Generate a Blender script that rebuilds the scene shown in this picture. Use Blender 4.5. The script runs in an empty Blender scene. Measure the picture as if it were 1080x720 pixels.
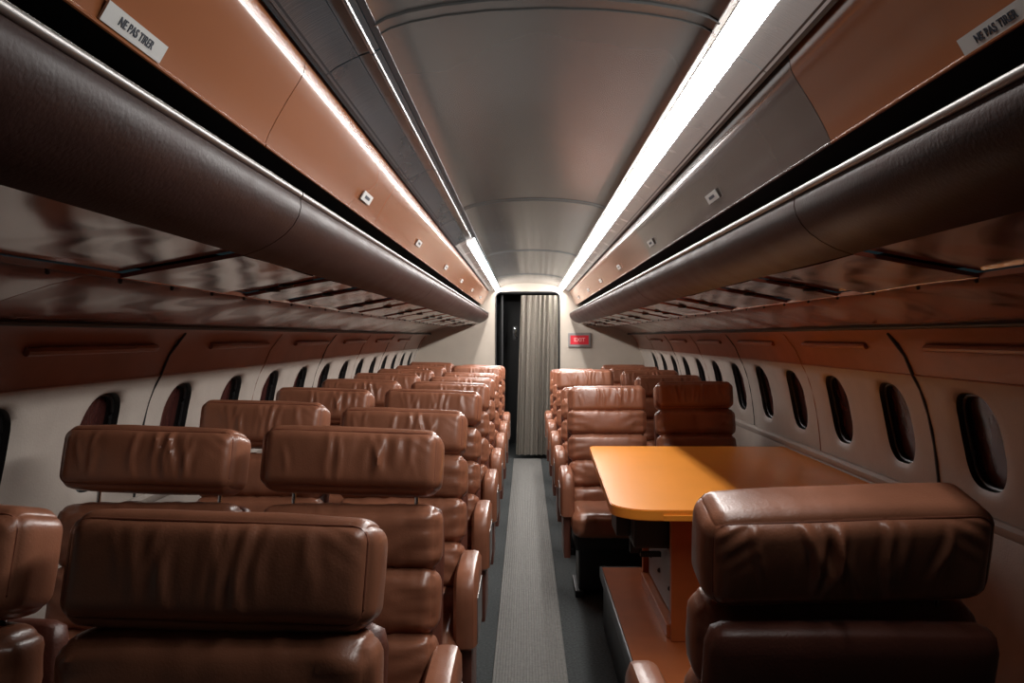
import bpy, bmesh, math, random
from mathutils import Vector, Matrix, noise
R = math.radians
C = bpy.context.scene.collection
scn = bpy.context.scene

# ------------------------------------------------------------------ camera, world, exposure
EYE = 1.352
D = 9.23            # distance to the end partition
XC = 0.037          # cabin centre line
cam = bpy.data.cameras.new('camera'); co = bpy.data.objects.new('camera', cam); C.objects.link(co)
cam.sensor_width = 36; cam.lens = 880 / 1080 * 36; cam.clip_start = 0.02
co.location = (0, 0, EYE)
co.rotation_euler = (R(90) - math.atan(5 / 880), 0, math.atan(14.5 / 880))
scn.camera = co
w = bpy.data.worlds.new('world'); scn.world = w; w.use_nodes = True
bg = w.node_tree.nodes['Background']; bg.inputs[0].default_value = (0.35, 0.62, 0.7, 1); bg.inputs[1].default_value = 0.018
scn.view_settings.view_transform = 'Standard'; scn.view_settings.look = 'None'
scn.view_settings.gamma = 1.0; scn.view_settings.use_curve_mapping = False
scn.view_settings.exposure = 0.0
TUBE = 62.0         # emission of the lit tubes nearest the camera
TUBES_R = (0.62, 1.0, 1.45, 1.7); TUBES_L = (0.6, 1.0, 1.3)      # section outputs invented to darken the near cabin and brighten the far rows
scn.cycles.caustics_reflective = False; scn.cycles.max_bounces = 8; scn.cycles.diffuse_bounces = 5; scn.cycles.glossy_bounces = 4

# ------------------------------------------------------------------ materials
def mat(name, col, rough=0.5, metal=0.0, var=0.0, vscale=6.0, vstretch=(1, 1, 1), bump=0.0, bscale=60.0,
        bstretch=(1, 1, 1), emit=0.0, coat=0.0, bump2=0.0, b2scale=4.0, b2stretch=(1, 1, 1), rvar=0.0, col2=None, spec=0.5, b2detail=3):
    m = bpy.data.materials.new(name); m.use_nodes = True
    nt = m.node_tree; N = nt.nodes; L = nt.links; b = N['Principled BSDF']
    b.inputs['Base Color'].default_value = (*col, 1); b.inputs['Roughness'].default_value = rough
    b.inputs['Metallic'].default_value = metal; b.inputs['Coat Weight'].default_value = coat
    b.inputs['Coat Roughness'].default_value = 0.12
    b.inputs['Specular IOR Level'].default_value = spec
    if emit:
        b.inputs['Emission Color'].default_value = (1.0, 0.97, 0.94, 1); b.inputs['Emission Strength'].default_value = emit
    if var or bump or bump2 or rvar:
        tc = N.new('ShaderNodeTexCoord')
        def nz(scale, stretch, detail=b2detail if bump2 else 4):
            mp = N.new('ShaderNodeMapping'); mp.inputs['Scale'].default_value = stretch
            L.new(tc.outputs['Object'], mp.inputs[0])
            t = N.new('ShaderNodeTexNoise'); t.inputs['Scale'].default_value = scale; t.inputs['Detail'].default_value = detail
            L.new(mp.outputs[0], t.inputs['Vector']); return t
        if var or rvar:
            t = nz(vscale, vstretch)
            if var:
                cr = N.new('ShaderNodeValToRGB'); cr.color_ramp.elements[0].position = 0.3; cr.color_ramp.elements[1].position = 0.7
                c2 = col2 or tuple(min(1, c * (1 + var)) for c in col)
                cr.color_ramp.elements[0].color = (*[c * (1 - var) for c in col], 1); cr.color_ramp.elements[1].color = (*c2, 1)
                L.new(t.outputs[0], cr.inputs[0]); L.new(cr.outputs[0], b.inputs['Base Color'])
            if rvar:
                mr = N.new('ShaderNodeMapRange'); mr.inputs[1].default_value = 0.3; mr.inputs[2].default_value = 0.7
                mr.inputs[3].default_value = max(0.02, rough - rvar); mr.inputs[4].default_value = rough + rvar
                L.new(t.outputs[0], mr.inputs[0]); L.new(mr.outputs[0], b.inputs['Roughness'])
        prev = None
        for (a, s, st, dist) in ((bump, bscale, bstretch, 0.002), (bump2, b2scale, b2stretch, 0.02)):
            if a:
                t = nz(s, st, b2detail if a is bump2 else 3); bp = N.new('ShaderNodeBump'); bp.inputs['Strength'].default_value = a; bp.inputs['Distance'].default_value = dist
                L.new(t.outputs[0], bp.inputs['Height'])
                if prev: L.new(prev.outputs[0], bp.inputs['Normal'])
                prev = bp
        if prev: L.new(prev.outputs[0], b.inputs['Normal'])
    return m

M = {}
M['leather'] = mat('brown_leather', (0.275, 0.108, 0.060), 0.32, var=0.25, vscale=5, bump=0.2, bscale=260, bump2=0.12, b2scale=9, b2stretch=(1.6, 1, 0.8), rvar=0.05)
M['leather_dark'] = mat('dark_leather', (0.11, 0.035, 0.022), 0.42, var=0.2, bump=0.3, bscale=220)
M['piping'] = mat('leather_piping', (0.20, 0.065, 0.036), 0.4)
M['door'] = mat('locker_door', (0.33, 0.115, 0.045), 0.17, var=0.10, vscale=3, vstretch=(1, .3, 1), bump2=0.05, b2scale=3, b2stretch=(1, .5, 1), coat=0.3)
M['door_grey'] = mat('grey_locker_door', (0.115, 0.088, 0.076), 0.17, var=0.10, vscale=3, vstretch=(1, .3, 1), bump2=0.05, b2scale=3, coat=0.3)
M['body'] = mat('locker_body', (0.040, 0.017, 0.014), 0.46, var=0.25, vscale=9, bump=0.2, bscale=150, rvar=0.05, spec=0.14)
M['panel'] = mat('glossy_panel', (0.26, 0.070, 0.042), 0.09, var=0.06, vscale=2, bump2=1.0, b2scale=3.2, b2stretch=(1.3, 1.0, 1), coat=1.0, b2detail=0.6)
M['ceiling'] = mat('ceiling_panel', (0.105, 0.106, 0.104), 0.21, var=0.12, vscale=2, vstretch=(2, .3, 1), bump2=0.03, b2scale=3, b2detail=1, spec=0.8, coat=0.3)
M['wall'] = mat('wall_panel', (0.37, 0.325, 0.285), 0.5, var=0.05, vscale=12, bump=0.3, bscale=160)
M['headliner'] = mat('headliner', (0.30, 0.13, 0.085), 0.42, var=0.10, vscale=8, bump=0.2, bscale=150)  # upper wall brown, partly painting in the shade below the lockers
M['partition'] = mat('partition', (0.42, 0.365, 0.305), 0.6, var=0.04, bump=0.2, bscale=120)
M['black'] = mat('black_plastic', (0.008, 0.009, 0.010), 0.45, var=0.2)
M['recess'] = mat('dark_recess', (0.006, 0.007, 0.009), 0.8, var=0.2)
M['rubber'] = mat('black_seal', (0.012, 0.012, 0.013), 0.6, var=0.2)
M['chrome'] = mat('chrome', (0.75, 0.76, 0.78), 0.14, 1.0, rvar=0.05)
M['steel'] = mat('brushed_trim', (0.30, 0.29, 0.28), 0.40, 0.8, rvar=0.06)
M['pane'] = mat('window_pane', (0.045, 0.014, 0.012), 0.28, var=0.4, vscale=3, vstretch=(1, 6, 1), rvar=0.05, spec=0.3)
for _i in range(4):
    M['tube_r%d' % _i] = mat('lit_diffuser', (0.9, 0.9, 0.9), 0.4, emit=TUBE * TUBES_R[_i])
for _i in range(3):
    M['tube_l%d' % _i] = mat('lit_diffuser', (0.9, 0.9, 0.9), 0.4, emit=TUBE * TUBES_L[_i])
M['tube_back'] = mat('diffuser_back', (0.85, 0.85, 0.85), 0.4, emit=0.6)
M['tube_off'] = mat('unlit_diffuser', (0.07, 0.09, 0.105), 0.22, 0.1, rvar=0.04)
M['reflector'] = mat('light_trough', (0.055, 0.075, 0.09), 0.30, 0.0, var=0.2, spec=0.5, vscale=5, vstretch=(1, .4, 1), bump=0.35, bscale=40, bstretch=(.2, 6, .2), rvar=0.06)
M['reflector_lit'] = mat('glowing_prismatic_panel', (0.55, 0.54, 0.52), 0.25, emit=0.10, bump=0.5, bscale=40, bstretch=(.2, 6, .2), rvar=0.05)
M['frame_blue'] = mat('trough_frame', (0.025, 0.035, 0.045), 0.45, 0.0, rvar=0.05)
M['floor'] = mat('dark_carpet', (0.052, 0.056, 0.056), 0.95, var=0.3, vscale=90, bump=0.5, bscale=400, spec=0.1)
M['table'] = mat('orange_laminate', (0.85, 0.30, 0.035), 0.33, var=0.03, vscale=5)
M['table_side'] = mat('orange_panel', (0.42, 0.115, 0.03), 0.4, var=0.10, vscale=8)
M['curtain'] = mat('curtain_cloth', (0.33, 0.295, 0.25), 0.9, var=0.05, vscale=60, bump=0.2, bscale=300, spec=0.2)
M['placard'] = mat('placard', (0.62, 0.62, 0.60), 0.5, var=0.04)
M['ink'] = mat('ink', (0.02, 0.03, 0.05), 0.6)
M['sign_red'] = mat('sign_red', (0.55, 0.015, 0.03), 0.4, emit=0.0, var=0.05)
M['sign_letter'] = mat('sign_letter', (0.75, 0.35, 0.33), 0.5)
M['grey'] = mat('grey_box', (0.30, 0.31, 0.33), 0.45, var=0.1)
# ribbed runner
def ribbed():
    m = mat('ribbed_runner', (0.165, 0.160, 0.150), 0.95, var=0.14, vscale=70, spec=0.1)
    nt = m.node_tree; N = nt.nodes; L = nt.links; b = N['Principled BSDF']
    tc = N.new('ShaderNodeTexCoord'); wv = N.new('ShaderNodeTexWave'); wv.bands_direction = 'X'
    wv.inputs['Scale'].default_value = 26; wv.inputs['Distortion'].default_value = 0.6; wv.inputs['Detail'].default_value = 2
    L.new(tc.outputs['Object'], wv.inputs['Vector'])
    bp = N.new('ShaderNodeBump'); bp.inputs['Strength'].default_value = 0.8; bp.inputs['Distance'].default_value = 0.003
    L.new(wv.outputs[1], bp.inputs['Height']); L.new(bp.outputs[0], b.inputs['Normal'])
    return m
M['runner'] = ribbed()

# ------------------------------------------------------------------ helpers
def tag(o, label=None, cat=None, group=None, kind=None):
    if label: o['label'] = label
    if cat: o['category'] = cat
    if group: o['group'] = group
    if kind: o['kind'] = kind
    return o
def empty(name, loc=(0, 0, 0), rz=0):
    o = bpy.data.objects.new(name, None); C.objects.link(o); o.location = loc; o.rotation_euler = (0, 0, rz)
    o.empty_display_size = 0.05
    return o
def build(name, bm, m, parent=None, smooth=True, angle=40):
    bmesh.ops.recalc_face_normals(bm, faces=bm.faces)
    me = bpy.data.meshes.new(name); bm.to_mesh(me); bm.free()
    if smooth:
        me.polygons.foreach_set('use_smooth', [True] * len(me.polygons)); me.set_sharp_from_angle(angle=R(angle))
    mm = m if isinstance(m, (list, tuple)) else [m]
    for x in mm: me.materials.append(x)
    o = bpy.data.objects.new(name, me); C.objects.link(o)
    if parent: o.parent = parent
    return o
def copy_tree(o, parent=None, skip=()):
    c = o.copy(); C.objects.link(c); c.parent = parent
    for ch in list(o.children):
        if ch.get('slot') in skip: continue
        copy_tree(ch, c, skip)
    return c
def box(bm, x0, x1, y0, y1, z0, z1, bev=0.0):
    vs = [bm.verts.new((x, y, z)) for x in (x0, x1) for y in (y0, y1) for z in (z0, z1)]
    fs = [bm.faces.new([vs[i] for i in f]) for f in ((0, 1, 3, 2), (4, 6, 7, 5), (0, 4, 5, 1), (2, 3, 7, 6), (0, 2, 6, 4), (1, 5, 7, 3))]
    if bev:
        es = list({e for f in fs for e in f.edges})
        bmesh.ops.bevel(bm, geom=es, offset=bev, segments=2, affect='EDGES', profile=0.6)
def tube(bm, pts, r, n=10, closed=False):
    pts = [Vector(p) for p in pts]; rings = []
    k = len(pts)
    for i, p in enumerate(pts):
        a = pts[(i - 1) % k] if (closed or i > 0) else p; b = pts[(i + 1) % k] if (closed or i < k - 1) else p
        t = (b - a).normalized()
        ref = Vector((0, 0, 1)) if abs(t.z) < 0.95 else Vector((1, 0, 0))
        u = t.cross(ref).normalized(); v = t.cross(u)
        rings.append([bm.verts.new(p + u * r * math.cos(2 * math.pi * j / n) + v * r * math.sin(2 * math.pi * j / n)) for j in range(n)])
    for i in range(k if closed else k - 1):
        A = rings[i]; B = rings[(i + 1) % k]
        for j in range(n): bm.faces.new((A[j], A[(j + 1) % n], B[(j + 1) % n], B[j]))
    if not closed:
        bm.faces.new(rings[0]); bm.faces.new(rings[-1])
def tpos(p, y):                      # profile point (x, h[, dx, dh]) -> slowly changes along the cabin
    t = y / D
    return (p[0] + (p[2] * t if len(p) > 2 else 0), p[1] + (p[3] * t if len(p) > 3 else 0))
def sweep(bm, loop, side, y0, y1, step=0.15, closed=True):
    n = max(1, int(math.ceil((y1 - y0) / step))); rings = []
    for i in range(n + 1):
        y = y0 + (y1 - y0) * i / n; rg = []
        for p in loop:
            x, h = tpos(p, y); rg.append(bm.verts.new((XC + side * x, y, EYE + h)))
        rings.append(rg)
    k = len(loop)
    for i in range(n):
        for j in range(k if closed else k - 1):
            bm.faces.new((rings[i][j], rings[i][(j + 1) % k], rings[i + 1][(j + 1) % k], rings[i + 1][j]))
    if closed: bm.faces.new(rings[0]); bm.faces.new(rings[-1])
def thick(pts, t, dirn=1):           # closed loop from an open polyline with thickness t (to the left of travel * dirn)
    off = []
    for i, p in enumerate(pts):
        a = pts[max(0, i - 1)]; b = pts[min(len(pts) - 1, i + 1)]
        dx, dy = b[0] - a[0], b[1] - a[1]; l = math.hypot(dx, dy) or 1
        q = [p[0] - dy / l * t * dirn, p[1] + dx / l * t * dirn] + list(p[2:]); off.append(tuple(q))
    return list(pts) + off[::-1]
def text_mesh(body, size, m, name, parent, mtx, sx=1.0, extr=0.0004):
    cu = bpy.data.curves.new(name, 'FONT'); cu.body = body; cu.size = size; cu.extrude = extr
    cu.align_x = 'CENTER'; cu.align_y = 'CENTER'; cu.offset = size * 0.012
    tmp = bpy.data.objects.new(name, cu); C.objects.link(tmp)
    bpy.context.view_layer.update()
    me = bpy.data.meshes.new_from_object(tmp.evaluated_get(bpy.context.evaluated_depsgraph_get()))
    bpy.data.objects.remove(tmp)
    me.transform(mtx @ Matrix.Diagonal((sx, 1, 1, 1))); me.materials.append(m)
    o = bpy.data.objects.new(name, me); C.objects.link(o); o.parent = parent
    return o

# ------------------------------------------------------------------ structure: floor, ceiling, walls
Y0 = -0.7
bm = bmesh.new(); box(bm, XC - 1.3, XC + 1.3, Y0, D + 1.6, -0.05, 0); tag(build('floor', bm, M['floor'], smooth=False), kind='structure')
ceil_pts = [(0.305 * s, 0.560 + e, 0.022 * s, -0.013) for s, e in ((-1, 0), (-.93, .012), (-.8, .024), (-.6, .035), (-.35, .043), (0, .047), (.35, .043), (.6, .035), (.8, .024), (.93, .012), (1, 0))]
bm = bmesh.new()
sweep(bm, thick(ceil_pts, 0.02), 1, Y0, D, 0.3)
tag(build('ceiling', bm, M['ceiling']), kind='structure')
ntrim = 0
def trim(bm, m, **k):
    global ntrim; ntrim += 1
    return tag(build('trim_%d' % ntrim, bm, m, **k), kind='structure')
# ceiling joint strips (raised arch battens)
for yy in (1.49, 3.63, 5.75, 7.9):
    bm = bmesh.new()
    for d, r in ((0, .004), (0.05, .002)):
        pts = []
        for p in ceil_pts:
            x, h = tpos(p, yy + d); pts.append((XC + x, yy + d, EYE + h - 0.001))
        tube(bm, pts, r, 6)
    trim(bm, M['ceiling'])

WALL = [(-.125, 1.212), (-.17, 1.236), (-.25, 1.262), (-.35, 1.282), (-.45, 1.294), (-.53, 1.300)]
def wx(v):
    for (a, xa), (b, xb) in zip(WALL, WALL[1:]):
        if v >= b: t = (v - a) / (b - a); return xa + (xb - xa) * max(0, t)
    return WALL[-1][1]
WC, WHH, WHW = -0.305, 0.142, 0.112
PITCH = 0.5445
def ring(k, N=40, s=1.0):
    a = 2 * math.pi * k / N; n = 2 / 2.9; c, sn = math.cos(a), math.sin(a)
    return (WHW * s * math.copysign(abs(c) ** n, c), WHH * s * math.copysign(abs(sn) ** n, sn))
nwin = 0
for side, nm, yb in ((-1, 'wall_left', 2.395 - 2 * PITCH * .98), (1, 'wall_right', 2.435 - 2 * PITCH)):
    pitch = PITCH * (.98 if side < 0 else 1.0)
    bm = bmesh.new()
    # upper wall band
    sweep(bm, thick([(1.095, .030), (1.13, .012), (1.16, -.020), (1.185, -.06), (1.203, -.10), (1.212, -.123)], 0.02, 1), side, Y0, D, 0.3)
    for f in bm.faces: f.material_index = 2
    # lower wall
    sweep(bm, thick([(1.300, -.530), (1.286, -.56), (1.290, -.75), (1.27, -1.05), (1.20, -1.352)], 0.02, 1), side, Y0, D, 0.3)
    # window band, bay by bay
    k = 0; yc = yb
    ystart = yb - pitch / 2
    sweep(bm, [(x, v) for v, x in WALL], side, Y0, ystart, 0.3, closed=False)
    wins = []
    while yc + pitch / 2 < D:
        N = 40; S = 5; rings_ = []
        for q in range(S + 1):
            rg = []
            for j in range(N):
                u, v = ring(j, N); a = math.atan2(v, u)
                hw, hv = pitch / 2, 0.0
                top, bot = -.125 - WC, -.53 - WC
                # outer rectangle point in the same direction
                cu, sv = math.cos(a), math.sin(a)
                ty = top if sv > 0 else -bot
                sc = min(hw / abs(cu) if abs(cu) > 1e-6 else 1e9, ty / abs(sv) if abs(sv) > 1e-6 else 1e9)
                U, V = cu * sc, sv * sc
                f = (q / S) ** 0.8
                pu, pv = u + (U - u) * (1 - f), v + (V - v) * (1 - f)
                x = wx(WC + pv) + (0.010 if q == S else 0.003 if q == S - 1 else 0)
                rg.append(bm.verts.new((XC + side * x, yc + pu, EYE + WC + pv)))
            rings_.append(rg)
        for dx, s in ((0.025, .985), (0.060, .93)):
            rings_.append([bm.verts.new((XC + side * (wx(WC + ring(j, N, s)[1]) + dx), yc + ring(j, N, s)[0], EYE + WC + ring(j, N, s)[1])) for j in range(N)])
        for qi, (A, B) in enumerate(zip(rings_, rings_[1:])):
            for j in range(N): bm.faces.new((A[j], A[(j + 1) % N], B[(j + 1) % N], B[j])).material_index = 1 if qi >= S else 0
        # fill rectangle corners
        for cy_, cv_ in ((1, 1), (-1, 1), (-1, -1), (1, -1)):
            cp = (yc + cy_ * pitch / 2, -.125 if cv_ > 0 else -.53)
            best = []
            for v in rings_[0]:
                pv = v.co.z - EYE
                best.append(v)
            # neighbours either side of the corner direction
            ca = math.atan2(cp[1] - WC, cp[0] - yc)
            ang = [math.atan2(v.co.z - EYE - WC, v.co.y - yc) for v in best]
            dif = [((a - ca + math.pi) % (2 * math.pi)) - math.pi for a in ang]
            lo = max((d, i) for i, d in enumerate(dif) if d <= 0)[1]; hi = min((d, i) for i, d in enumerate(dif) if d > 0)[1]
            cv = bm.verts.new((XC + side * wx(cp[1]), cp[0], EYE + cp[1]))
            try: bm.faces.new((best[lo], cv, best[hi]))
            except ValueError: pass
        wins.append(yc); yc += pitch
    sweep(bm, [(x, v) for v, x in WALL], side, yc - pitch / 2, D, 0.3, closed=False)
    tag(build(nm, bm, [M['wall'], M['black'], M['headliner']], angle=50), kind='structure')
    for i, yc in enumerate(wins):
        nwin += 1
        bm = bmesh.new(); pts = []
        for j in range(40):
            u, v = ring(j, 40, .97); pts.append((XC + side * (wx(WC + v) + 0.034), yc + u, EYE + WC + v))
        tube(bm, pts, 0.007, 8, closed=True)
        fr = tag(build('window_%d' % nwin, bm, M['black']), kind='structure')
        bm = bmesh.new(); vs = []
        for s in (1.0, .75, .5, .25):
            vs.append([bm.verts.new((XC + side * (wx(WC + ring(j, 40, s)[1]) + 0.044 + .006 * s), yc + ring(j, 40, s * .95)[0], EYE + WC + ring(j, 40, s * .95)[1])) for j in range(40)])
        for A, B in zip(vs, vs[1:]):
            for j in range(40): bm.faces.new((A[j], A[(j + 1) % 40], B[(j + 1) % 40], B[j]))
        bm.faces.new(vs[-1])
        build('pane', bm, M['pane'], fr)
        # metal glint clip at lower and upper rim
    # seals between wall panels (every third bay) and fine seams between
    for i, yc in enumerate(wins):
        ys = yc + pitch / 2
        big = (i % 3 == 1) if side < 0 else (i % 3 == 1)
        bm = bmesh.new()
        pts = [(XC + side * (x - .001), ys, EYE + h) for h, x in [(.012, 1.13), (-.06, 1.185), (-.125, 1.212)] + WALL[1:]]
        if i % 4 == 2:
            tube(bm, pts, (.0065 if side > 0 else .0045) if i == 2 else .003, 6); trim(bm, M['rubber'])
        elif i % 4 == 0:
            tube(bm, pts, 0.0022, 6); trim(bm, M['headliner'])
    # horizontal seam above the windows + ledge under them
    bm = bmesh.new(); tube(bm, [(XC + side * 1.2115, y, EYE - .124) for y in (Y0, D)], 0.0028, 6); trim(bm, M['headliner'])
    bm = bmesh.new(); sweep(bm, [(1.275, -.527), (1.285, -.516), (1.300, -.515), (1.302, -.55), (1.29, -.558), (1.277, -.545)], side, Y0, D, 0.5); trim(bm, M['wall'])
    bm = bmesh.new(); tube(bm, [(XC + side * 1.092, y, EYE + .030) for y in (Y0, D)], 0.008, 8); trim(bm, M['rubber'])

# end partition with doorway
dx0, dx1, dt = -0.33, 0.372, EYE + 0.493
bm = bmesh.new()
hole = [(dx0, 0.0)] + [(dx0 + .06 - .06 * math.cos(a), dt - .06 + .06 * math.sin(a)) for a in [R(x) for x in range(0, 91, 15)]] + \
       [(dx1 - .06 + .06 * math.sin(a), dt - .06 + .06 * math.cos(a)) for a in [R(x) for x in range(0, 91, 15)]] + [(dx1, 0.0)]
outer = [(XC - 1.32, 0), (XC - 1.32, EYE + .7), (XC + 1.32, EYE + .7), (XC + 1.32, 0)]
poly = outer[:1] + outer[1:] + hole[::-1]
fa = [bm.verts.new((x, D, z)) for x, z in poly]; f = bm.faces.new(fa)
ex = bmesh.ops.extrude_face_region(bm, geom=[f])
bmesh.ops.translate(bm, verts=[v for v in ex['geom'] if isinstance(v, bmesh.types.BMVert)], vec=(0, 0.04, 0))
bmesh.ops.triangulate(bm, faces=[f for f in bm.faces if len(f.verts) > 4])
tag(build('wall_back', bm, M['partition'], smooth=False), kind='structure')
bm = bmesh.new()
tube(bm, [(x, D - .004, max(0.004, z)) for x, z in hole], 0.008, 8); trim(bm, M['rubber'])
# dim vestibule behind the doorway
bm = bmesh.new()
for b_ in ((XC - 1.0, XC + 1.0, D + 1.4, D + 1.45, 0, 2.1), (XC - 1.0, XC - .95, D + .04, D + 1.4, 0, 2.1), (XC + .95, XC + 1.0, D + .04, D + 1.4, 0, 2.1), (XC - 1.0, XC + 1.0, D + .04, D + 1.45, 2.1, 2.15)):
    box(bm, *b_)
tag(build('wall_vestibule', bm, M['black'], smooth=False), kind='structure')
bm = bmesh.new(); box(bm, dx0 + .05, dx0 + .075, D + .25, D + .9, 0.0, 1.86, .004)
tag(build('door_1', bm, M['black'], smooth=False), kind='structure')

# runner: ribbed carpet, its colour made paler partly for light falling on the aisle
bm = bmesh.new(); box(bm, -0.132, 0.166, 0.2, D - .03, 0.0, 0.010, .003)
tag(build('carpet_runner', bm, M['runner'], smooth=False), 'pale grey ribbed carpet runner laid along the middle of the aisle', 'carpet')

# ------------------------------------------------------------------ ceiling strip lights
TR = [(.3555, .540, .018, -.012), (.375, .531, .02, -.011), (.397, .519, .018, -.008), (.418, .503, .015, 0)]
def strip(side, y0, y1, lit, label, group=None):
    t = empty('strip_light', (XC + side * .35, (y0 + y1) / 2, EYE + .53))
    tag(t, label, 'light', group)
    off = Vector(t.location)
    def b(name, loop, m, a, c, closed=True, par=t):
        bm = bmesh.new(); sweep(bm, loop, side, a, c, .25, closed)
        bmesh.ops.translate(bm, verts=bm.verts, vec=-off)
        return build(name, bm, m, par)
    dX, dH = .018, -.012
    lens = [(.314, .554), (.321, .546), (.344, .5265), (.3525, .5225), (.356, .528), (.355, .550), (.335, .560)]
    if not lit: lens = [(.314, .554), (.320, .551), (.336, .5475), (.3545, .541), (.356, .545), (.355, .552), (.335, .562)]
    df = b('diffuser', [(x, h, dX, dH) for x, h in lens], M[('tube_r%d' % (0 if y0 < 1.0 else 1 if y0 < 3.7 else 2 if y0 < 5.8 else 3)) if side > 0 else ('tube_l%d' % (0 if y0 < 5.8 else 1 if y0 < 6.9 else 2))] if lit else M['tube_off'], y0 + .004, y1 - .004)
    if not lit:
        bm = bmesh.new(); tube(bm, [(XC + side * (.328 + .018 * y / D), y, EYE + .5475 - .012 * y / D) for y in (y0 + .004, y1 - .004)], .0048, 8)  # chrome rod added to draw the bright reflected line on unlit glass
        bmesh.ops.translate(bm, verts=bm.verts, vec=-off); build('glint_rod', bm, M['chrome'], df)
    if lit:
        df.data.materials.append(M['tube_back'])
        for p in df.data.polygons:
            if p.normal.x * side > 0.05 or p.normal.z > 0 or abs(p.normal.y) > .5: p.material_index = 1
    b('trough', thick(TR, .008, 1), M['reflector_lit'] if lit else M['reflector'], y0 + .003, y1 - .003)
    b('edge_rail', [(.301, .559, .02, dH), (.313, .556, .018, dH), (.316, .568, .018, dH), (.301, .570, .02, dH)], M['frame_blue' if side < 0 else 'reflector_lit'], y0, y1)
    b('outer_rail', [(.410, .508, .014, 0), (.426, .500, .014, 0), (.4305, .508, .012, 0), (.418, .518, .014, 0)], M['frame_blue'], y0, y1)
    return t
ordn = ['first', 'second', 'third', 'fourth', 'fifth', 'sixth', 'seventh', 'eighth', 'ninth', 'tenth']
ys = [0.80, 1.6, 2.7, 3.8, 4.62, 5.9, 7.0, 8.1, 9.2]
for i in range(8):
    strip(1, ys[i], ys[i + 1], True, 'glowing white strip light over the right lockers, %s section from the camera' % ordn[i], 'strip lights over the right lockers')
for i in range(8):
    lit = i >= 4
    strip(-1, ys[i] if i else -.6, ys[i + 1], lit,
          ('glowing white strip light above the left lockers, %s lit section towards the curtain' % ordn[i - 4]) if lit else
          ('unlit grey strip light above the left lockers, %s section from the camera' % ordn[i]), 'strip lights over the left lockers')
strip(1, -.6, ys[0], False, 'unlit grey end section of the strip light over the right lockers, nearest the camera')

# ------------------------------------------------------------------ overhead lockers and service panels
DOOR = [(.433, .507, .012, 0), (.4355, .492, .011, 0), (.4370, .484, .010, 0), (.4385, .4785, .010, 0), (.4415, .4725, .009, 0), (.446, .4645, .008, 0), (.458, .446, .006, 0), (.474, .421, .004, 0), (.490, .394), (.503, .369), (.511, .349)]
BODY = [(.470, .264), (.455, .262), (.446, .250), (.4455, .235), (.449, .220), (.459, .202), (.474, .186), (.495, .171), (.520, .158), (.549, .148)]
RECESS = [(.518, .360), (.612, .360), (.612, .195), (.565, .195), (.565, .185), (.624, .185), (.624, .372), (.518, .372)]
def locker(side, y0, y1, doors, label, group, placards, dmat='door'):
    t = empty('overhead_locker', (XC + side * .52, (y0 + y1) / 2, EYE + .15)); tag(t, label, 'locker', group)
    off = Vector(t.location)
    def b(name, loop, m, a, c, par=t, step=.2):
        bm = bmesh.new(); sweep(bm, loop, side, a, c, step)
        bmesh.ops.translate(bm, verts=bm.verts, vec=-off)
        return build(name, bm, m, par)
    b('body', thick(BODY, .012, 1), M['body'], y0 + .0025, y1 - .0025)
    b('recess', RECESS, M['recess'], y0, y1)
    bm = bmesh.new(); tube(bm, [(XC + side * .4475, y, EYE + .2585) for y in (y0 + .003, y1 - .003)], .0065, 10)  # steel tube added to draw the highlight along the rounded lip
    bmesh.ops.translate(bm, verts=bm.verts, vec=-off); build('lip_highlight', bm, M['steel'], t)
    n = doors; ds = []
    for i in range(n):
        a = y0 + (y1 - y0) * i / n; c = y0 + (y1 - y0) * (i + 1) / n
        d = b('door', thick(DOOR, .012, 1), M[dmat], a + .0018, c - .0018); ds.append((d, a, c))
        bm = bmesh.new(); tube(bm, [(XC + side * .5115, y, EYE + .348) for y in (a + .003, c - .003)], .0032, 8)
        bmesh.ops.translate(bm, verts=bm.verts, vec=-off); build('door_edge', bm, M[dmat], d)
    for (py, hh, wd, ht, txt) in placards:
        # plate on the door's lower face
        d = [x for x in ds if x[1] <= py < x[2]][0][0]
        zc = hh; xs = .5115 - (zc - .348) * .58
        nrm = Vector((-side, 0, -0.04)).normalized(); vdir = Vector((0, -side * -1, 0))
        # text axis: reads left to right for someone in the aisle facing that side
        ax = Vector((0, 1 if side < 0 else -1, 0)); up = Vector((side * -0.58, 0, 1)).normalized(); nn = ax.cross(up).normalized()
        pos = Vector((XC + side * (xs), py, EYE + zc)) + nn * .0015 - off
        mtx = Matrix.Translation(pos) @ Matrix((ax, up, nn)).transposed().to_4x4()
        bm = bmesh.new(); box(bm, -wd / 2, wd / 2, -ht / 2, ht / 2, -.002, .001); bm.transform(mtx)
        pl = build('placard', bm, M['placard'], d, smooth=False); 
        if txt: text_mesh(txt, ht * .62, M['ink'], 'lettering', pl, mtx @ Matrix.Translation((0, -.001 * 0, .0014)), sx=.95)
        else:
            bm = bmesh.new(); box(bm, -wd * .25, wd * .25, -ht * .16, ht * .16, .001, .0016); bm.transform(mtx); build('lettering', bm, M['ink'], pl, smooth=False)
    return t
segs = [-.66, 1.51, 3.70, 5.90, 8.10, D - .02]
where = ['nearest the camera', 'second from the camera', 'third from the camera', 'fourth from the camera', 'short one at the doorway wall']
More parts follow.
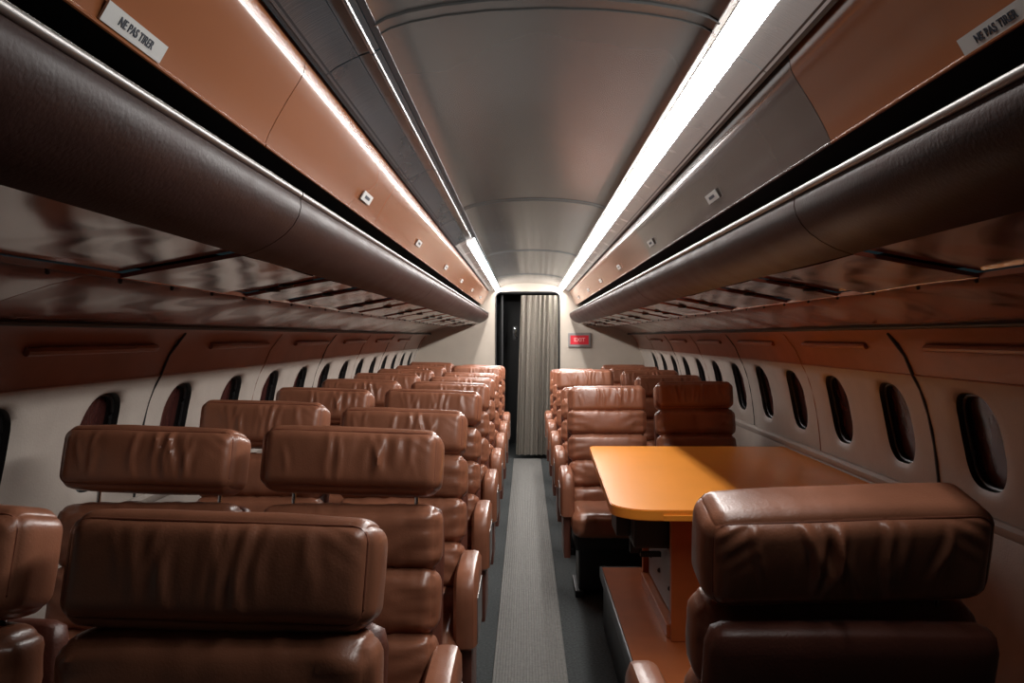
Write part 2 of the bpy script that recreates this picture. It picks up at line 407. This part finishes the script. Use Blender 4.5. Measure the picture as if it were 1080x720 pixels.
for i in range(5):
    y0, y1 = segs[i], segs[i + 1]
    # left
    PL = [(yy, .392, .12, .026, '') for yy in (2.35, 3.5, 4.7, 5.85, 7.0, 8.3) if y0 < yy < y1]
    pls = PL + ([(.99, .362, .150, .024, 'NE PAS TIRER')] if i == 0 else [])
    locker(-1, y0, y1, 2 if i < 4 else 1, 'brown glossy overhead locker on the left side, %s' % where[i], 'overhead lockers on the left', pls)
    pls = PL + ([(.972, .358, .150, .024, 'NE PAS TIRER')] if i == 0 else [])
    locker(1, y0, y1, 1, ('dark grey glossy overhead locker on the right side, %s' if i == 1 else 'orange brown overhead locker on the right side, %s') % where[i], 'overhead lockers on the right', pls, 'door_grey' if i == 1 else 'door')

INNER = [(.553, .147), (.60, .139), (.66, .128), (.72, .117), (.775, .106)]
OUTER = [(.776, .1045), (.80, .110), (.84, .110), (.90, .097), (.97, .075), (1.04, .050), (1.084, .036)]
def service(side, y0, y1, i):
    t = empty('service_panel', (XC + side * .8, (y0 + y1) / 2, EYE + .1))
    sd = 'left' if side < 0 else 'right'
    tag(t, 'glossy reddish brown panel under the %s overhead lockers, %s' % (sd, where[i]), 'panel', 'panels under the %s lockers' % sd)
    off = Vector(t.location); rnd = random.Random(i * 7 + side)
    def b(name, loop, m, a, c, par=t, step=.1):
        bm = bmesh.new(); sweep(bm, loop, side, a, c, step)
        for v in bm.verts:
            v.co.z += .0035 * noise.noise(Vector((v.co.x * 5, v.co.y * 3.2, side * 5)))
        bmesh.ops.translate(bm, verts=bm.verts, vec=-off)
        return build(name, bm, m, par)
    b('outer_strip', thick(OUTER, .01, 1), M['panel'], y0 + .002, y1 - .002)
    b('backing', [(x, h + .022) for x, h in thick([(.64, .132)] + INNER[2:], .006, 1)], M['recess'], y0, y1)
    y = y0 + .003; pat = [.52, .16, .30, .12] if i else [1.2, .97]
    k = 0
    while y < y1 - .02:
        L_ = min(pat[k % len(pat)], y1 - .003 - y)
        if L_ < .05: break
        drop = 0.0 if k % 2 == 0 else .010
        p = b('hatch', [(x, h + drop) for x, h in thick(INNER, .008, 1)], M['panel'], y, y + L_ - .012)
        if k % 2 == 1 and i:
            for q in range(2 if L_ > .13 else 1):
                bm = bmesh.new(); cy = y + L_ * (.35 + .35 * q); cx = .64 + .05 * (q % 2)
                z = EYE + .128 - (cx - .6) * .17 + drop
                r_ = .016
                tube(bm, [(XC + side * cx + math.cos(a) * r_, cy + math.sin(a) * r_, z - .003) for a in [2 * math.pi * s / 14 for s in range(14)]], .004, 6, closed=True)
                bmesh.ops.translate(bm, verts=bm.verts, vec=-off); build('air_nozzle', bm, M['black'], p)
        y += L_; k += 1
    y = y0 + .12
    while y < y1 - .05:
        bm = bmesh.new()
        bmesh.ops.create_uvsphere(bm, u_segments=8, v_segments=6, radius=.0045, matrix=Matrix.Translation((XC + side * .835, y, EYE + .108)))
        bmesh.ops.translate(bm, verts=bm.verts, vec=-off); build('rivet', bm, M['black'], t)
        y += .24
for i in range(5):
    for s in (-1, 1): service(s, segs[i], segs[i + 1], i)
# short rails on the upper side walls
for s, sd in ((-1, 'left'), (1, 'right')):
    for k in range(6):
        a = 1.86 + 1.1 * k
        bm = bmesh.new()
        tube(bm, [(-.004 * s, -.33, 0), (-.010 * s, -.31, 0), (-.012 * s, -.28, 0), (-.012 * s, .28, 0), (-.010 * s, .31, 0), (-.004 * s, .33, 0)], .011, 8)
        o = build('wall_rail', bm, M['headliner']); o.location = (XC + s * 1.166, a + .33, EYE - .034)
        tag(o, 'slim reddish rail on the upper %s wall under the lockers, %s from the camera' % (sd, ordn[k]), 'rail', 'rails on the %s wall' % sd)

# ------------------------------------------------------------------ seats
def fract_ridge(x, seed):
    n = noise.noise(Vector((x, seed * 3.1, seed * 1.7)))
    return 1 - abs(n) * 2.2
def pillow(bm, c, s, r, puff, seg, tilt=0.0, wr=None, seed=0):
    """Upholstered block: rounded box, bulging faces, gathered folds."""
    hx, hy, hz = s[0] / 2, s[1] / 2, s[2] / 2
    nx, ny, nz = seg
    vid = {}
    def vert(i, j, k):
        key = (i, j, k)
        if key in vid: return vid[key]
        u, v, w_ = 2 * i / nx - 1, 2 * j / ny - 1, 2 * k / nz - 1
        # ease subdivisions towards the edges
        e = lambda q: math.sin(q * math.pi / 2) * .55 + q * .45
        u, v, w_ = e(u), e(v), e(w_)
        p = Vector((u * hx, v * hy, w_ * hz))
        q = Vector((max(-hx + r, min(hx - r, p.x)), max(-hy + r, min(hy - r, p.y)), max(-hz + r, min(hz - r, p.z))))
        dlt = p - q
        if dlt.length > 1e-7: nrm = dlt.normalized(); p = q + nrm * r
        else: nrm = Vector((0, 0, 1))
        bx, by, bz = (1 - u * u), (1 - v * v), (1 - w_ * w_)
        p.y += math.copysign(1, v) * puff * (abs(v) ** 3) * (max(0, bx) ** .4) * (max(0, bz) ** .6)
        p.z += math.copysign(1, w_) * puff * .6 * (abs(w_) ** 3) * (max(0, bx) ** .4) * (max(0, by) ** .6)
        p.x += math.copysign(1, u) * puff * .5 * (abs(u) ** 3) * (max(0, bz) ** .5) * (max(0, by) ** .5)
        if wr:
            d = wr(u, v, w_, seed)
            p.y += math.copysign(1, v) * d * abs(v) ** 2
            p.z += math.copysign(1, w_) * d * .5 * abs(w_) ** 3
        n3 = noise.noise(Vector((p.x * 9 + seed * 5, p.y * 9, p.z * 9 + seed)))
        p += nrm * n3 * .0025
        ct, st = math.cos(tilt), math.sin(tilt)
        y_, z_ = p.y * ct + p.z * st, -p.y * st + p.z * ct
        vv = bm.verts.new((c[0] + p.x, c[1] + y_, c[2] + z_)); vid[key] = vv; return vv
    for i in range(nx):
        for j in range(ny):
            for k in (0, nz): bm.faces.new((vert(i, j, k), vert(i + 1, j, k), vert(i + 1, j + 1, k), vert(i, j + 1, k)))
    for i in range(nx):
        for k in range(nz):
            for j in (0, ny): bm.faces.new((vert(i, j, k), vert(i + 1, j, k), vert(i + 1, j, k + 1), vert(i, j, k + 1)))
    for j in range(ny):
        for k in range(nz):
            for i in (0, nx): bm.faces.new((vert(i, j, k), vert(i, j + 1, k), vert(i, j + 1, k + 1), vert(i, j, k + 1)))
FOLDS = {}
def wr_head(amp):
    def f(u, v, w_, seed):
        if seed not in FOLDS:
            rr = random.Random(seed * 13 + 5)
            FOLDS[seed] = [(rr.uniform(-.75, .75), rr.uniform(-.07, .07), rr.uniform(.026, .048), rr.uniform(.35, 1), rr.uniform(-.2, .5), rr.uniform(.35, .8), rr.uniform(0, 9)) for _ in range(13)] + \
                          [(rr.uniform(-.3, .35), rr.uniform(-.05, .05), .034, 1.25, rr.uniform(0, .4), .75, rr.uniform(0, 9)) for _ in range(4)]
        d = 0
        for u0, sl, sg, a, wc, wh, ph in FOLDS[seed]:
            e = (u - u0 - sl * w_ - .025 * math.sin(w_ * 3 + ph)) / sg
            if abs(e) < 3.5: d += a * (math.exp(-e * e) - .45 * math.exp(-(e - 1.6) ** 2)) * math.exp(-((w_ - wc) / wh) ** 2)
        edge = max(0, 1 - abs(u) ** 8) * max(0, 1 - abs(w_) ** 10)
        cu = max(0, abs(u) - .60) / .4
        cor = cu * max(0, w_ + .2) * math.sin(abs(u) * 30 + w_ * 16 + seed) * edge
        return amp * (.62 * d * edge + .35 * cor)
    return f
def wr_roll(amp):
    def f(u, v, w_, seed):
        # folds fan out from the side ends and from the stitched seams
        sd = 1 if u > 0 else -1
        fan = math.sin(9 * (w_ + .7 * abs(u) * (1 if seed % 2 else -1)) + seed * 2 + 3 * noise.noise(Vector((u * 2, w_, seed))))
        ends = max(0, abs(u) - .25) ** 1.2
        g = max(0, fract_ridge(u * 7 + seed, seed + 2)) ** 3 * abs(w_) ** 1.2
        return amp * (fan * ends * (1 - abs(w_) ** 4) * .9 + g * .7 * max(0, 1 - abs(u) ** 6))
    return f
LEAN = R(14)
def headrest_bm(seed, amp, seg=(64, 12, 26)):
    bm = bmesh.new(); pillow(bm, (0, .07, 0), (.420, .128, .146), .030, .014, seg, LEAN, wr_head(amp), seed); return bm
def piping_bm():
    bm = bmesh.new()
    hx, hy, hz = .2015, .0615, .0650; ct, st = math.cos(LEAN), math.sin(LEAN)
    for sy in (-1, 1):
        pts = []
        rr = .022
        for cx, cz, a0 in ((hx - rr, hz - rr, 0), (-hx + rr, hz - rr, 90), (-hx + rr, -hz + rr, 180), (hx - rr, -hz + rr, 270)):
            for q in range(0, 91, 30):
                a = R(a0 + q); pts.append((cx + rr * math.cos(a), sy * (hy - .006), cz + rr * math.sin(a)))
        P = [(x, .07 + y * ct + z * st, -y * st + z * ct) for x, y, z in pts]
        tube(bm, P, .0018, 6, closed=True)
    return bm
def arm_bm(W):
    # leather wrapped arm: flat top, rounded over the front and falling straight down
    bm = bmesh.new(); prof = []
    prof = [(-.045, .648), (-.12, .650), (-.20, .650), (-.27, .645), (-.305, .630), (-.325, .600), (-.330, .56), (-.329, .48), (-.325, .425), (-.31, .415)]
    inner = [(-.25, .415), (-.24, .50), (-.20, .56), (-.12, .575), (-.045, .575)]
    N = 7
    loop = prof + inner; rows = []
    cy = sum(p[0] for p in loop) / len(loop); cz = sum(p[1] for p in loop) / len(loop)
    for i in range(N + 1):
        u = -1 + 2 * i / N; k = 1 - .028 / .1 * 0
        ins = .022 * (abs(u) ** 5)
        row = []
        for q, (y, z) in enumerate(loop):
            a = loop[(q - 1) % len(loop)]; b = loop[(q + 1) % len(loop)]
            dy, dz = b[0] - a[0], b[1] - a[1]; l = math.hypot(dy, dz)
            ny_, nz_ = -dz / l, dy / l            # inward-ish normal
            if (ny_ * (cy - y) + nz_ * (cz - z)) < 0 and q < len(prof): ny_, nz_ = -ny_, -nz_
            if q >= len(prof): ny_ = nz_ = 0
            row.append(bm.verts.new((u * W, y + ny_ * ins, z + nz_ * ins)))
        rows.append(row)
    for A, B in zip(rows, rows[1:]):
        for j in range(len(loop)): bm.faces.new((A[j], A[(j + 1) % len(loop)], B[(j + 1) % len(loop)], B[j]))
    bm.faces.new(rows[0]); bm.faces.new(rows[-1])
    bmesh.ops.triangulate(bm, faces=[f for f in bm.faces if len(f.verts) > 4])
    return bm
def make_seat(seed, amp=.006, seg=(84, 12, 30)):
    t = empty('aircraft_seat')
    hr = build('headrest', headrest_bm(seed, amp, seg), M['leather'], t, angle=60); hr.location = (0, 0, 1.03); hr['slot'] = 'head'
    build('piping', piping_bm(), M['piping'], hr)
    for s in (-1, 1):
        bm = bmesh.new(); tube(bm, [(s * .15, .055, .86), (s * .15, .085, 1.00)], .005, 10); build('headrest_post', bm, M['chrome'], t)
    zt = .945; la = R(9)
    for k in range(4):
        hgt = .140
        zc = zt - hgt * (k + .5) * .985; yc = .045 - (zt - zc) * math.tan(R(14))
        bm = bmesh.new(); pillow(bm, (0, yc, zc), (.424 - .003 * k, .105, hgt), .030, .014, (36, 8, 12), la, wr_roll(.009), seed * 5 + k)
        build('back_cushion', bm, M['leather'], t, angle=60)
    bm = bmesh.new()
    pillow(bm, (0, .062, .655), (.425, .060, .56), .024, .004, (10, 4, 10), R(14), None, seed)
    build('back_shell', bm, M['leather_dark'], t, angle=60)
    bm = bmesh.new()
    pillow(bm, (0, -.235, .400), (.424, .36, .125), .045, .008, (40, 24, 10), R(-3), wr_roll(.004), seed * 9 + 2)
    build('seat_cushion', bm, M['leather'], t, angle=60)
    bm = bmesh.new(); box(bm, -.195, .195, -.33, -.02, .25, .338, .012); box(bm, -.175, .175, -.27, -.04, .03, .26, .01)
    for sx in (-.17, .17): box(bm, sx - .022, sx + .022, -.30, -.0, .0, .035, .004)
    build('base_frame', bm, M['black'], t, smooth=False)
    for s, sl, W, ax in ((-1, 'armLw', .036, .234), (1, 'armRw', .036, .234), (-1, 'armLn', .025, .243), (1, 'armRn', .025, .243)):
        bm = arm_bm(W); bmesh.ops.translate(bm, verts=bm.verts, vec=(s * ax, 0, 0))
        a = build('armrest', bm, M['leather'], t, angle=35); a['slot'] = sl
        if W > .03:
            bm = bmesh.new(); box(bm, s * .270 - .0015, s * .270 + .0015, -.30, -.06, .43, .57, .001)
            build('side_plate', bm, M['steel'], a, smooth=False)
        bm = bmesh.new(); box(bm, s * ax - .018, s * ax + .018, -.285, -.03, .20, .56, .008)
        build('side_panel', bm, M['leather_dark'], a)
    return t
protos = [make_seat(s, .0058) for s in (1, 2, 3)]
used = [False] * 3
rndS = random.Random(4)
def place_seat(x, y, top, sdroll, label, group, idx, skip=(), rz=0):
    p = protos[idx % 3]
    o = copy_tree(p, None, skip)
    o.location = (x, y, 0); o.rotation_euler.z = rz
    tag(o, label, 'seat', group)
    for ch in o.children:
        if ch.get('slot') == 'head':
            ch.location.z = top - .092 if top else 1.03
            ch.rotation_euler = (0, sdroll, 0)
            ch.location.x = rndS.uniform(-.004, .004)
    return o
LT = [1.1145, 1.142, 1.114, 1.1245, 1.112, 1.098, 1.09, 1.11, 1.09]
LW = [1.127, 1.142, 1.139, 1.131, 1.126, 1.122, 1.116, 1.112, 1.116]
ordl = ['nearest the camera', 'second from the camera', 'third from the camera', 'fourth from the camera', 'fifth from the camera', 'sixth from the camera', 'seventh from the camera', 'second to last before the curtain', 'last one before the curtain']
for n in range(9):
    y = 1.1 + .847 * n
    place_seat(-.415, y, LT[n], R(1.6), 'brown leather seat beside the left edge of the aisle, %s' % ordl[n], 'left aisle-side seats', n, skip=('armLw', 'armRn'))
    place_seat(-.900, y + .01, LW[n], R(1.4), 'brown leather seat by the left wall windows, %s' % ordl[n], 'left window-side seats', n + 1, skip=('armRw', 'armRn', 'armLn'))
RT = [1.085, 1.03, 1.108, 1.075, 1.05]
RW = [1.11, 1.107, 1.105, 1.10, 1.09]
ordr = ['just behind the orange table', 'second behind the orange table', 'third behind the orange table', 'fourth behind the orange table', 'last one before the exit sign wall']
for n in range(5):
    y = 4.62 + .847 * n
    place_seat(.450, y, RT[n], R(-1.0), 'tan leather seat right of the aisle, %s' % ordr[n], 'right aisle-side seats', n + 1, skip=('armRw', 'armLn'))
    place_seat(.940, y, RW[n], R(-.6), 'dark brown leather seat by the right windows, %s' % ordr[n], 'right window-side seats', n, skip=('armLw', 'armLn', 'armRn'))
# the seat in the right foreground faces the table
near = make_seat(6, .012, (150, 16, 56))
near.location = (.478, 1.36, 0); near.rotation_euler.z = math.pi
tag(near, 'large wrinkled brown leather seat in the right foreground, seen from behind', 'seat')
for ch in list(near.children):
    if ch.get('slot') in ('armLn', 'armRn'):
        for g in list(ch.children): bpy.data.objects.remove(g)
        bpy.data.objects.remove(ch); continue
    if ch.get('slot') in ('armLw', 'armRw'): ch.scale.y = 1.6; ch.location = (-.012, 0, .006)
    if ch.get('slot') == 'head': ch.location.z = 1.035; ch.rotation_euler = (0, R(2.2), 0)
for p in protos:
    for ch in list(p.children):
        for g in list(ch.children): bpy.data.objects.remove(g)
        bpy.data.objects.remove(ch)
    bpy.data.objects.remove(p)
for o in bpy.data.objects:
    if 'slot' in o: del o['slot']

# ------------------------------------------------------------------ table and its platform
tb = empty('table', (.85, 3.45, 0)); tag(tb, 'bright orange topped table standing against the right wall', 'table')
off = Vector((.85, 3.45, 0))
def outline():
    pts = []; X0n, X0f, X1, Ya, Yb = .285, .325, 1.318, 2.70, 4.28
    rr = .13
    for a in range(0, 91, 10):      # near-left corner
        pts.append((X0n + rr - rr * math.sin(R(a)), Ya + rr - rr * math.cos(R(a))))
    r2 = .04
    for a in range(0, 91, 15): pts.append((X0f + r2 - r2 * math.cos(R(a)), Yb - r2 + r2 * math.sin(R(a))))
    pts += [(X1, Yb), (X1, Ya)]
    return pts
zt = EYE - .56
bm = bmesh.new()
f = bm.faces.new([bm.verts.new((x, y, zt)) for x, y in outline()])
ex = bmesh.ops.extrude_face_region(bm, geom=[f]); bmesh.ops.translate(bm, verts=[v for v in ex['geom'] if isinstance(v, bmesh.types.BMVert)], vec=(0, 0, -.036))
es = [e for e in bm.edges if abs(e.verts[0].co.z - e.verts[1].co.z) < 1e-5]
bmesh.ops.bevel(bm, geom=es, offset=.003, segments=2, affect='EDGES')
bmesh.ops.translate(bm, verts=bm.verts, vec=-off)
build('tabletop', bm, M['table'], tb, angle=30)
bm = bmesh.new(); box(bm, .445, 1.25, 2.692, 2.705, zt - .034, zt - .016, .001); bmesh.ops.translate(bm, verts=bm.verts, vec=-off)
build('sliding_leaf', bm, M['table'], tb, smooth=False)
for nm, b_ in (('end_panel', (.51, .98, 2.93, 2.965, .282, zt - .037)), ('end_panel', (.51, .98, 3.63, 3.665, .282, zt - .037)), ('rear_panel', (.98, 1.01, 2.93, 3.665, .282, zt - .037)), ('base_skirting', (.50, .535, 2.966, 3.63, .282, .33))):
    bm = bmesh.new(); box(bm, *b_, .003); bmesh.ops.translate(bm, verts=bm.verts, vec=-off); build(nm, bm, M['table_side'], tb, smooth=False)
bm = bmesh.new()
box(bm, .395, .62, 3.05, 3.40, zt - .215, zt - .045, .012); box(bm, .345, .41, 3.18, 3.36, zt - .20, zt - .07, .008)
for s in range(4): box(bm, .393, .396, 3.08 + s * .08, 3.12 + s * .08, zt - .19, zt - .07, .001)
box(bm, .40, .44, 3.20, 3.23, zt - .27, zt - .2, .005); box(bm, .44, .52, 3.2, 3.225, zt - .285, zt - .265, .004)
bmesh.ops.translate(bm, verts=bm.verts, vec=-off); build('mechanism', bm, M['black'], tb, smooth=False)
bm = bmesh.new(); box(bm, .530, .97, 3.0, 3.6, .335, .56, .008); bmesh.ops.translate(bm, verts=bm.verts, vec=-off); bx = build('equipment_box', bm, M['grey'], tb, smooth=False)
for yy in (3.06, 3.30, 3.52):
    bm = bmesh.new(); bmesh.ops.create_uvsphere(bm, u_segments=10, v_segments=6, radius=.010, matrix=Matrix.Translation((.529, yy, .43))); bmesh.ops.translate(bm, verts=bm.verts, vec=-off); build('knob', bm, M['black'], bx)
bm = bmesh.new(); tube(bm, [(.56, 3.10, .52), (.545, 3.12, .56), (.55, 3.17, .575), (.565, 3.20, .55)], .009, 8); bmesh.ops.translate(bm, verts=bm.verts, vec=-off); build('latch', bm, M['chrome'], tb)

pf = empty('platform', (.8, 2.8, 0)); tag(pf, 'low orange topped platform under the table with a dark metal edge', 'platform')
off = Vector((.8, 2.8, 0))
bm = bmesh.new(); box(bm, .352, 1.25, 2.02, 3.88, .262, .281, .002); bmesh.ops.translate(bm, verts=bm.verts, vec=-off); build('platform_top', bm, M['table_side'], pf, smooth=False)
bm = bmesh.new(); box(bm, .36, 1.22, 2.03, 3.87, 0, .262, .002); bmesh.ops.translate(bm, verts=bm.verts, vec=-off); build('platform_base', bm, M['black'], pf, smooth=False)
bm = bmesh.new(); tube(bm, [(.350, 2.02, .281), (.350, 3.88, .281)], .005, 8); box(bm, .344, .352, 2.02, 3.885, .235, .28, .001); box(bm, .344, 1.25, 3.88, 3.888, .235, .283, .001)
bmesh.ops.translate(bm, verts=bm.verts, vec=-off); build('edge_trim', bm, M['frame_blue'], pf, smooth=True)

# ------------------------------------------------------------------ doorway: curtain, latch, exit sign
bm = bmesh.new()
nx, nz = 220, 14; x0, x1 = -.075, .362; grid = []
for j in range(nz + 1):
    fz = j / nz; z = .045 + (dt - .035 - .045) * fz; row = []
    for i in range(nx + 1):
        u = i / nx
        wdt = 1.0 + .05 * (1 - fz) - .05 * fz
        x = x1 - (x1 - x0) * (1 - u) * wdt - .012 * (1 - fz)
        ph = u * 2 * math.pi * 7.5 + .9 * math.sin(u * 9 + 1)
        amp = .020 + .008 * (1 - fz) + .006 * math.sin(u * 13)
        yv = amp * math.sin(ph + .5 * (1 - fz)) + .004 * math.sin(ph * 2.3 + fz * 3)
        row.append(bm.verts.new((x, D + .012 + yv * .9, z)))
    grid.append(row)
for j in range(nz):
    for i in range(nx): bm.faces.new((grid[j][i], grid[j][i + 1], grid[j + 1][i + 1], grid[j + 1][i]))
bmesh.ops.solidify(bm, geom=bm.faces[:], thickness=.0025)
tag(build('curtain', bm, M['curtain'], angle=80), 'pleated grey curtain drawn across the right half of the doorway', 'curtain')
bm = bmesh.new(); tube(bm, [(dx0 + .01, D + .05, dt - .012), (dx1 - .01, D + .05, dt - .012)], .007, 8)
tag(build('curtain_rod', bm, M['black']), 'dark rod along the top of the doorway carrying the grey curtain', 'rod')
lt = empty('door_latch', (-.12, D + .36, EYE + .05)); tag(lt, 'small shiny metal latch glinting in the dark doorway', 'latch')
bm = bmesh.new(); box(bm, -.03, .03, 0, .03, -.09, .07, .006); build('latch_plate', bm, M['black'], lt)
bm = bmesh.new(); tube(bm, [(-.015, -.02, .045), (.005, -.03, .04), (.01, -.03, .01), (-.01, -.03, -.01), (.02, -.03, -.05)], .008, 8); build('latch_handle', bm, M['chrome'], lt)

sg = empty('exit_sign', (.592, D - .02, EYE - .035)); tag(sg, 'small red exit sign in a pale metal frame right of the doorway', 'sign')
bm = bmesh.new(); box(bm, -.125, .125, -.005, .02, -.078, .078, .004); build('sign_frame', bm, M['steel'], sg, smooth=False)
bm = bmesh.new(); box(bm, -.100, .100, -.008, -.004, -.050, .050, .001); fp = build('sign_face', bm, M['sign_red'], sg, smooth=False)
text_mesh('EXIT', .06, M['sign_letter'], 'lettering', fp, Matrix.Translation((0, -.0088, 0)) @ Matrix.Rotation(R(90), 4, 'X'))
